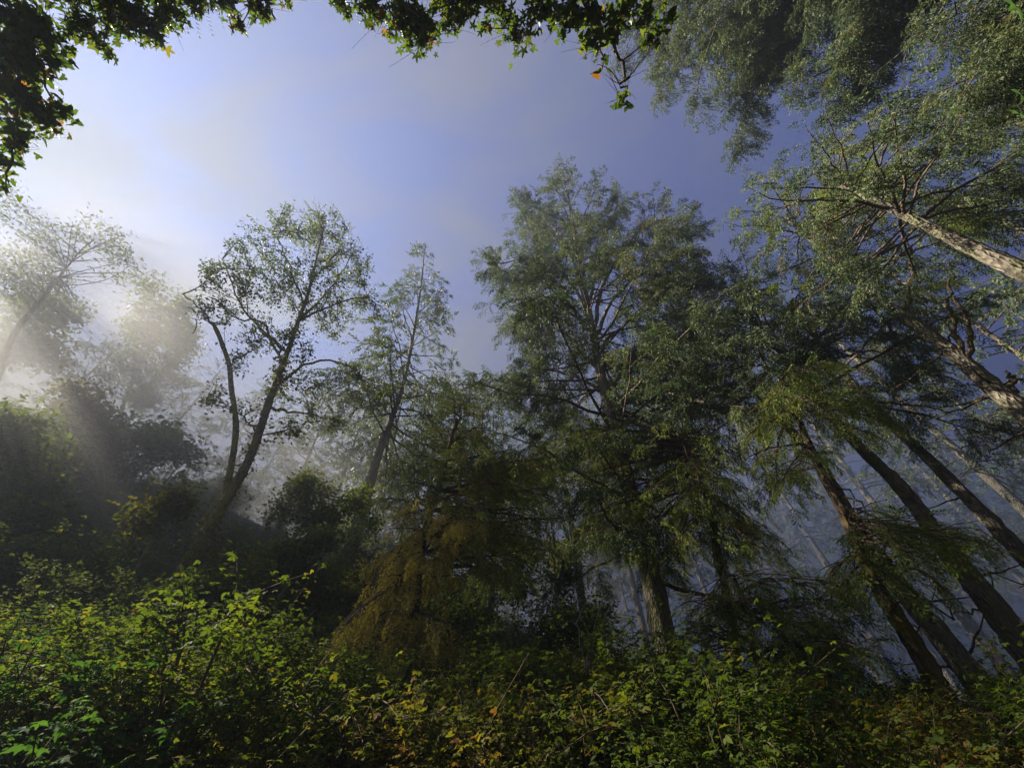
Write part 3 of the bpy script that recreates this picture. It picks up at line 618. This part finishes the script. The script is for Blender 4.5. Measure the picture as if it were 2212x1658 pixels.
KINDS = {'bramble': ('bramble_bush', 'green bramble bush in the undergrowth below the trees', 'green bramble bushes of the undergrowth', BERRY),
         'berry': ('thimbleberry_bush', 'bush with broad lobed deep green leaves among the brambles', 'broad-leaved bushes of the undergrowth', BERRYG),
         'autumn': ('autumn_bramble', 'bramble bush with yellowing and rusty leaves in the undergrowth', 'yellowing bramble bushes of the undergrowth', BERRYY)}
BUSH = {}
for kd, (nm, lab, grp, m) in KINDS.items():
    BUSH[kd] = []
    for k in range(4):
        t = thing(nm, lab, 'bush', (0, 0, 0), grp); bush(kd, (.30, .45, .55, .68)[k]).build('foliage', [m, TWIG], t); BUSH[kd].append([t, False])
SKY_U = [-400, 0, 300, 500, 620, 770, 850, 930, 1000, 1250, 1400, 1550, 1800, 2000, 2212, 2600]
SKY_V = [1330, 1340, 1330, 1370, 1440, 1480, 1610, 1500, 1430, 1370, 1440, 1490, 1500, 1480, 1450, 1430]
cnt = {'bramble': 0, 'berry': 0, 'autumn': 0}
for r in (4.4, 5.2, 6.1, 7.1, 8.3, 9.7, 11.4, 13.4, 15.6):
    step = .62 + .045 * r
    for a in np.arange(-66, 66, math.degrees(step / r)):
        aa = math.radians(a + RNG.uniform(-.3, .3) * math.degrees(step / r)); rr = r * RNG.uniform(.93, 1.07)
        x, y = rr * math.sin(aa), rr * math.cos(aa); z = float(ground(x, y)); s = RNG.uniform(.75, 1.25)
        q = None
        for _ in range(5):
            q = proj((x, y, z + 1.45 * s))
            if q is None or q[1] > np.interp(q[0], SKY_U, SKY_V) + RNG.normal(0, 26): break
            s *= .82
        else: continue
        if q is None or q[1] > 1800 or q[0] < -120 or q[0] > 2340: continue
        u = q[0]; pa = .10 if u < 850 else .42; pb = .28 if u < 850 else .10; w = RNG.random()
        kd = 'autumn' if w < pa else 'berry' if w < pa + pb else 'bramble'
        if cnt[kd] >= 290: kd = 'bramble' if cnt['bramble'] < 290 else 'autumn'
        if cnt[kd] >= 290: continue
        cnt[kd] += 1; e = BUSH[kd][RNG.integers(0, 4)]
        if not e[1]:
            e[1] = True; t = e[0]; t.location = (x, y, z - .05); t.scale = (s, s, s); t.rotation_euler = (0, 0, RNG.uniform(0, 6.3))
        else: dup(e[0], (x, y, z - .05), RNG.uniform(0, 6.3), (s, s, s * RNG.uniform(.9, 1.1)))
hb = []
for k in range(3):
    t = thing('slope_bush', 'low leafy bush on the shaded slope behind the brambles', 'bush', (0, 0, 0), 'low bushes on the slope'); bush(('bramble', 'bramble', 'autumn')[k]).build('foliage', [(BERRY, ALDER, BERRYY)[k], TWIG], t); hb.append(t)
nh = 0
for r in (6.3, 7.3, 8.5, 10, 11.6, 13.4, 15.4, 17.8, 20.5, 23.5, 27):
    for a in np.arange(-66, 22, math.degrees((1.0 + .06 * r) / r)):
        aa = math.radians(a + RNG.uniform(-2, 2)); rr = r * RNG.uniform(.94, 1.06); x, y = rr * math.sin(aa), rr * math.cos(aa); z = float(ground(x, y))
        q = proj((x, y, z + .8))
        if q is None or q[0] < -40 or q[1] > np.interp(q[0], SKY_U, SKY_V) + 10 or (40 < q[0] < 380 and 990 < q[1] < 1280 and RNG.random() < .9): continue
        if r < 9.6 and proj((x, y, z + 1.3))[1] < np.interp(q[0], [0, 200, 300, 450, 620, 830, 1100], [1080, 1180, 1250, 1260, 1290, 1340, 1380]): continue
        if RNG.random() < .12 or nh >= 250: continue
        s = RNG.uniform(.6, 1.15) * (1 + r * .012); i = RNG.integers(0, 3)
        if nh < 3: t = hb[nh]; t.location = (x, y, z - .05); t.scale = (s, s, s)
        else: dup(hb[i], (x, y, z - .05), RNG.uniform(0, 6.3), (s * 1.1, s * 1.1, s))
        nh += 1
print('slope', nh)
for kd in BUSH:
    for e in BUSH[kd]:
        if not e[1]:
            for c in list(e[0].children): bpy.data.objects.remove(c)
            bpy.data.objects.remove(e[0])
print('bushes', cnt)

# sword ferns on the slope
def fern_geo():
    g = Geo(); n = 17; a = np.linspace(0, 6.28, n, endpoint=False) + RNG.normal(0, .15, n)
    d = np.stack([np.cos(a), np.sin(a), RNG.uniform(.1, .8, n)], -1); stamp(g, FROND, np.zeros((n, 3)), frames(d), RNG.uniform(.7, 1.1, n), RNG.normal(.5, .2, n)); return g
fp = []
for k in range(3):
    t = thing('sword_fern', 'sword fern with arching fronds on the misty earth slope', 'fern', (0, 0, 0), 'sword ferns on the slope'); fern_geo().build('frond_tuft', [FERN], t); fp.append(t)
for k in range(34):
    a = math.radians(RNG.uniform(-58, 58)); r = RNG.uniform(4.6, 9); x, y = r * math.sin(a), r * math.cos(a); z = float(ground(x, y)); q = proj((x, y, z + 1.3))
    if q is None or q[1] < np.interp(q[0], SKY_U, SKY_V) - 10: continue
    s_ = RNG.uniform(.8, 1.2); o = dup(fp[k % 3], (x, y, z + .45), RNG.uniform(0, 6.3), (s_, s_, s_), 'sword fern pushing up between the brambles of the undergrowth', 'ferns among the brambles')
used = set()
for k in range(80):
    u, v = RNG.uniform(20, 760), RNG.uniform(1010, 1300)
    r = None
    for rr in np.arange(5, 30, .2):                       # where the sight line meets the slope
        p = px_r(u, v, rr)
        if p[2] < ground(p[0], p[1]): r = rr; break
    if r is None or r < 7: continue
    p = px_r(u, v, r); loc = (p[0], p[1], float(ground(p[0], p[1])) - .03); s = RNG.uniform(.9, 1.5); i = k % 3
    if i not in used: used.add(i); t = fp[i]
    else: t = dup(fp[i], loc, 0, (1, 1, 1))
    t.location = loc; t.rotation_euler = (0, 0, RNG.uniform(0, 6.3)); t.scale = (s, s, s)

# bare pale shrub
b = down(px_r(1262, 1440, 6.5), .1); t = thing('bare_shrub', 'leafless pale-stemmed shrub in front of the dark brush', 'shrub', b)
for pl in ([(1265, 1450), (1270, 1400), (1300, 1360), (1330, 1320)], [(1265, 1450), (1275, 1390), (1260, 1330), (1225, 1300)], [(1268, 1440), (1285, 1370), (1300, 1300), (1290, 1260)], [(1266, 1445), (1300, 1385), (1345, 1340)], [(1264, 1450), (1255, 1380), (1250, 1330), (1280, 1290)], [(1280, 1385), (1315, 1320), (1320, 1290)], [(1262, 1420), (1245, 1350), (1235, 1340)]):
    dy = RNG.normal(0, .1); limb(t, [px_r(u, v, 6.5 + dy * k) for k, (u, v) in enumerate(pl)], .010, .003, TWIG_PALE, 'stem', 10, 5)

# ------------------------------------------------------------------ boughs hanging over the camera
def overhang(label, stems, clusters, dep, leaf, size, tone=.5, name='overhanging_bough', twigs=40, per=5, m=VINE):
    o = px_d(*stems[0][0], dep); t = thing(name, label, 'bough', o); sk = []
    for pl in stems: sk.append(limb(t, [px_d(u, v, dep * RNG.uniform(.96, 1.05)) for u, v in pl], .018, .006, TWIG, 'stem', 16, 6))
    S = np.vstack(sk) - o; g = Geo()
    for (u, v, rp, n) in clusters:
        c = px_d(u, v, dep) - o; R = rp / FPX * dep; tg = ellipsoid(c, (R, R, R * .8), max(2, int(n * 1.7) // per))
        hub = grow(g, S, [c], .006, 1, n=8, up=-.2); tw = grow(g, np.vstack([hub[0][4:]]), tg, .003, 1, n=6, sides=3, up=-.2)
        leaves_on(g, tw, per, leaf, size, tone, .03, .25, .45, tvar=.22, droop=.5)
    tg = []
    for k in range(twigs):
        u, v, rp, n = clusters[RNG.integers(len(clusters))]; tg.append(px_d(u + RNG.normal(0, rp * .9), v + abs(RNG.normal(0, rp * .8)), dep * RNG.uniform(.95, 1.05)) - o)
    grow(g, S, tg, .0022, 1, n=8, sides=3, up=-.3)
    g.build('foliage', [m, TWIG], t); return t
overhang('leafy vine bough hanging down the left edge at the top corner', [[(-250, -200), (-60, 20), (40, 160), (20, 330)], [(-60, 20), (60, 60), (110, 210)], [(-200, 150), (0, 260), (15, 380)]],
         [(20, 40, 90, 150), (60, 120, 80, 150), (20, 200, 70, 120), (80, 230, 50, 60), (130, 235, 28, 26), (100, 265, 30, 26), (30, 290, 55, 70), (10, 355, 28, 24), (90, 60, 70, 110), (130, 130, 30, 26), (10, 120, 60, 120), (20, 415, 10, 3)], 3.0, IVY, .050, twigs=40, per=5)
overhang('leafy vine bough along the top left with ragged lobed leaves', [[(-150, -200), (120, -20), (300, -10), (420, -30)], [(200, -120), (330, -10), (350, 60)], [(420, -200), (540, -20), (560, 20)]],
         [(170, 50, 60, 80), (240, 30, 60, 80), (300, 40, 55, 70), (340, 70, 35, 30), (360, 20, 45, 50), (220, 100, 22, 14), (420, 5, 40, 40), (480, -5, 40, 40), (520, 55, 18, 9), (560, 15, 30, 28), (620, -5, 25, 12)], 3.1, MAPLE, .056, twigs=40, per=5)
overhang('lobed leaf bough dipping from the top middle', [[(700, -250), (820, -60), (900, 30), (930, 80)], [(900, -200), (1000, -20), (1100, 40), (1130, 80)]],
         [(740, 5, 30, 25), (800, 15, 50, 60), (860, 45, 55, 80), (920, 60, 55, 80), (910, 100, 30, 26), (970, 20, 55, 70), (1020, 10, 40, 40), (1080, 25, 45, 45), (1120, 75, 40, 34), (1050, 60, 14, 4), (1000, -10, 60, 60)], 3.1, MAPLE, .052, twigs=26, per=5)
overhang('twiggy vine curtain at the top right of the middle with small leaves and bare strands', [[(1150, -250), (1230, -40), (1290, 60), (1300, 150)], [(1300, -200), (1380, -20), (1400, 110)], [(1300, 60), (1350, 150), (1340, 210)]],
         [(1170, 15, 50, 60), (1230, 40, 50, 60), (1280, 30, 50, 60), (1270, 90, 35, 34), (1340, 20, 50, 50), (1295, 140, 12, 8), (1340, 212, 16, 9), (1405, 85, 24, 22), (1395, 40, 40, 36), (1440, 35, 24, 12), (1320, 75, 30, 20)], 3.0, IVY, .050, twigs=110, per=5)

b = px_d(425, -90, 3.0); t = thing('hanging_fern', 'small fern hanging among the lobed leaves at the top edge', 'fern', b); g = Geo()
d = np.array([px_d(u, v, 3.0) - b for u, v in ((385, 50), (410, 60), (440, 55), (465, 40), (400, 20), (480, 10))])
stamp(g, FROND, np.zeros((6, 3)), frames(d, np.tile(-FWD, (6, 1))), np.linalg.norm(d, axis=1), RNG.normal(.5, .2, 6)); g.build('frond_tuft', [FERN], t)
b = px_d(2300, 140, 1.3); t = thing('leafy_twig', 'twig with a few large bright green leaves poking in at the right edge', 'twig', b); g = Geo()
for pl in ([(2300, 140), (2240, 180), (2205, 225)], [(2300, 140), (2230, 60), (2185, 10)], [(2240, 180), (2210, 195)]): tube(g, smooth([px_d(u, v, 1.3) - b for u, v in pl], 6), [.003, .0015], 4, 1)
q = np.array([px_d(u, v, 1.3) - b for u, v in ((2205, 205), (2200, 245), (2195, 15))]); stamp(g, MAPLE, q, frames(np.array([[-.6, 0, -.8], [-.2, .1, -.9], [-.7, 0, -.6]]), np.tile(-FWD + [.2, 0, .3], (3, 1))), np.array([.06, .065, .075]), np.array([.6, .7, .6])); g.build('foliage', [BERRYG, TWIG], t)

# litter, moss tufts and seedlings on the bare earth of the slope
n = 26000; a = np.radians(RNG.uniform(-68, 12, n)); r = RNG.uniform(4.5, 24, n); P = np.stack([r * np.sin(a), r * np.cos(a)], -1); P = np.column_stack([P, ground(P[:, 0], P[:, 1]) + .02 + RNG.exponential(.05, n)])
g = Geo(); d = RNG.normal(0, 1, (n, 3)); d[:, 2] = np.abs(d[:, 2]) * .6; stamp(g, LEAF_S, P, frames(d, RNG.normal(0, .5, (n, 3)) + [0, 0, 1]), RNG.uniform(.05, .16, n), RNG.uniform(0, 1, n))
o = g.build('leaf_litter', [leaf_mat('fallen_leaves', [(0, (.06, .04, .025)), (.4, (.14, .09, .05)), (.6, (.06, .09, .025)), (1, (.11, .14, .03))], .2, .7, .2)]); o['kind'] = 'stuff'

# ------------------------------------------------------------------ air
def haze():
    bpy.context.view_layer.update(); g = Geo(); a = 275.0; zl = -12.0; zh = 1 + max((o.matrix_world @ Vector(c))[2] for o in SC.objects if o.type == 'MESH' for c in o.bound_box); print('top', zh)
    V = [[x, y, z] for z in (zl, zh) for y in (-a, a) for x in (-a, a)]
    g.add(V, [[0, 2, 3, 1], [4, 5, 7, 6], [0, 1, 5, 4], [1, 3, 7, 5], [3, 2, 6, 7], [2, 0, 4, 6]])
    m, t = mat('haze'); o = N(t, 'ShaderNodeOutputMaterial'); v = N(t, 'ShaderNodeVolumePrincipled')
    v.inputs['Color'].default_value = (.066, .077, .102, 1); v.inputs['Density'].default_value = HAZE_DENSITY; v.inputs['Anisotropy'].default_value = .45
    t.links.new(v.outputs[0], o.inputs['Volume'])
    ob = g.build('haze', [m]); ob['kind'] = 'stuff'
def mist(c, rad, dens, col, aniso, seed):        # a drifting bank of denser mist among the trees, thinning towards its edge
    import bmesh
    bm = bmesh.new(); bmesh.ops.create_icosphere(bm, subdivisions=3, radius=1.0)
    me = bpy.data.meshes.new('mist'); bm.to_mesh(me); bm.free()
    m, t = mat('mist'); o = N(t, 'ShaderNodeOutputMaterial'); v = N(t, 'ShaderNodeVolumePrincipled')
    v.inputs['Color'].default_value = (*col, 1); v.inputs['Anisotropy'].default_value = aniso
    tc_ = N(t, 'ShaderNodeTexCoord'); gr = N(t, 'ShaderNodeTexGradient', gradient_type='SPHERICAL')
    r1 = N(t, 'ShaderNodeMapRange', interpolation_type='SMOOTHSTEP'); r1.inputs[1].default_value = .03; r1.inputs[2].default_value = .7
    n1 = N(t, 'ShaderNodeTexNoise'); n1.inputs['Scale'].default_value = 2.2 + .3 * seed; n1.inputs['Detail'].default_value = 2
    r2 = N(t, 'ShaderNodeMapRange'); r2.inputs[1].default_value = .3; r2.inputs[2].default_value = .7; r2.inputs[3].default_value = .5; r2.inputs[4].default_value = 1.5
    a, b = N(t, 'ShaderNodeMath', operation='MULTIPLY'), N(t, 'ShaderNodeMath', operation='MULTIPLY'); b.inputs[1].default_value = dens
    t.links.new(tc_.outputs['Object'], gr.inputs[0]); t.links.new(gr.outputs['Fac'], r1.inputs[0]); t.links.new(tc_.outputs['Object'], n1.inputs[0]); t.links.new(n1.outputs[0], r2.inputs[0])
    t.links.new(r1.outputs[0], a.inputs[0]); t.links.new(r2.outputs[0], a.inputs[1]); t.links.new(a.outputs[0], b.inputs[0]); t.links.new(b.outputs[0], v.inputs['Density'])
    t.links.new(v.outputs[0], o.inputs['Volume']); me.materials.append(m)
    ob = bpy.data.objects.new('mist', me); COL.objects.link(ob); ob.location = c; ob.scale = rad; ob['kind'] = 'stuff'
mist((-26, 12.5, 19), (15, 11, 14), .042, (.32, .32, .335), .35, 1)
mist((-17, 18, 11), (15, 12, 9), .042, (.42, .42, .435), .4, 2)
mist((-11.5, 9.5, 8), (9, 6.5, 6), .042, (.52, .52, .53), .4, 3)
mist((26, 30, 11), (25, 16, 17), .030, (.27, .34, .60), .3, 4)
mist((0, 33, 15), (18, 11, 15), .045, (.27, .30, .38), .35, 5)
mist((16, 20, 22), (13, 8, 13), .028, (.25, .29, .43), .3, 6)
haze()
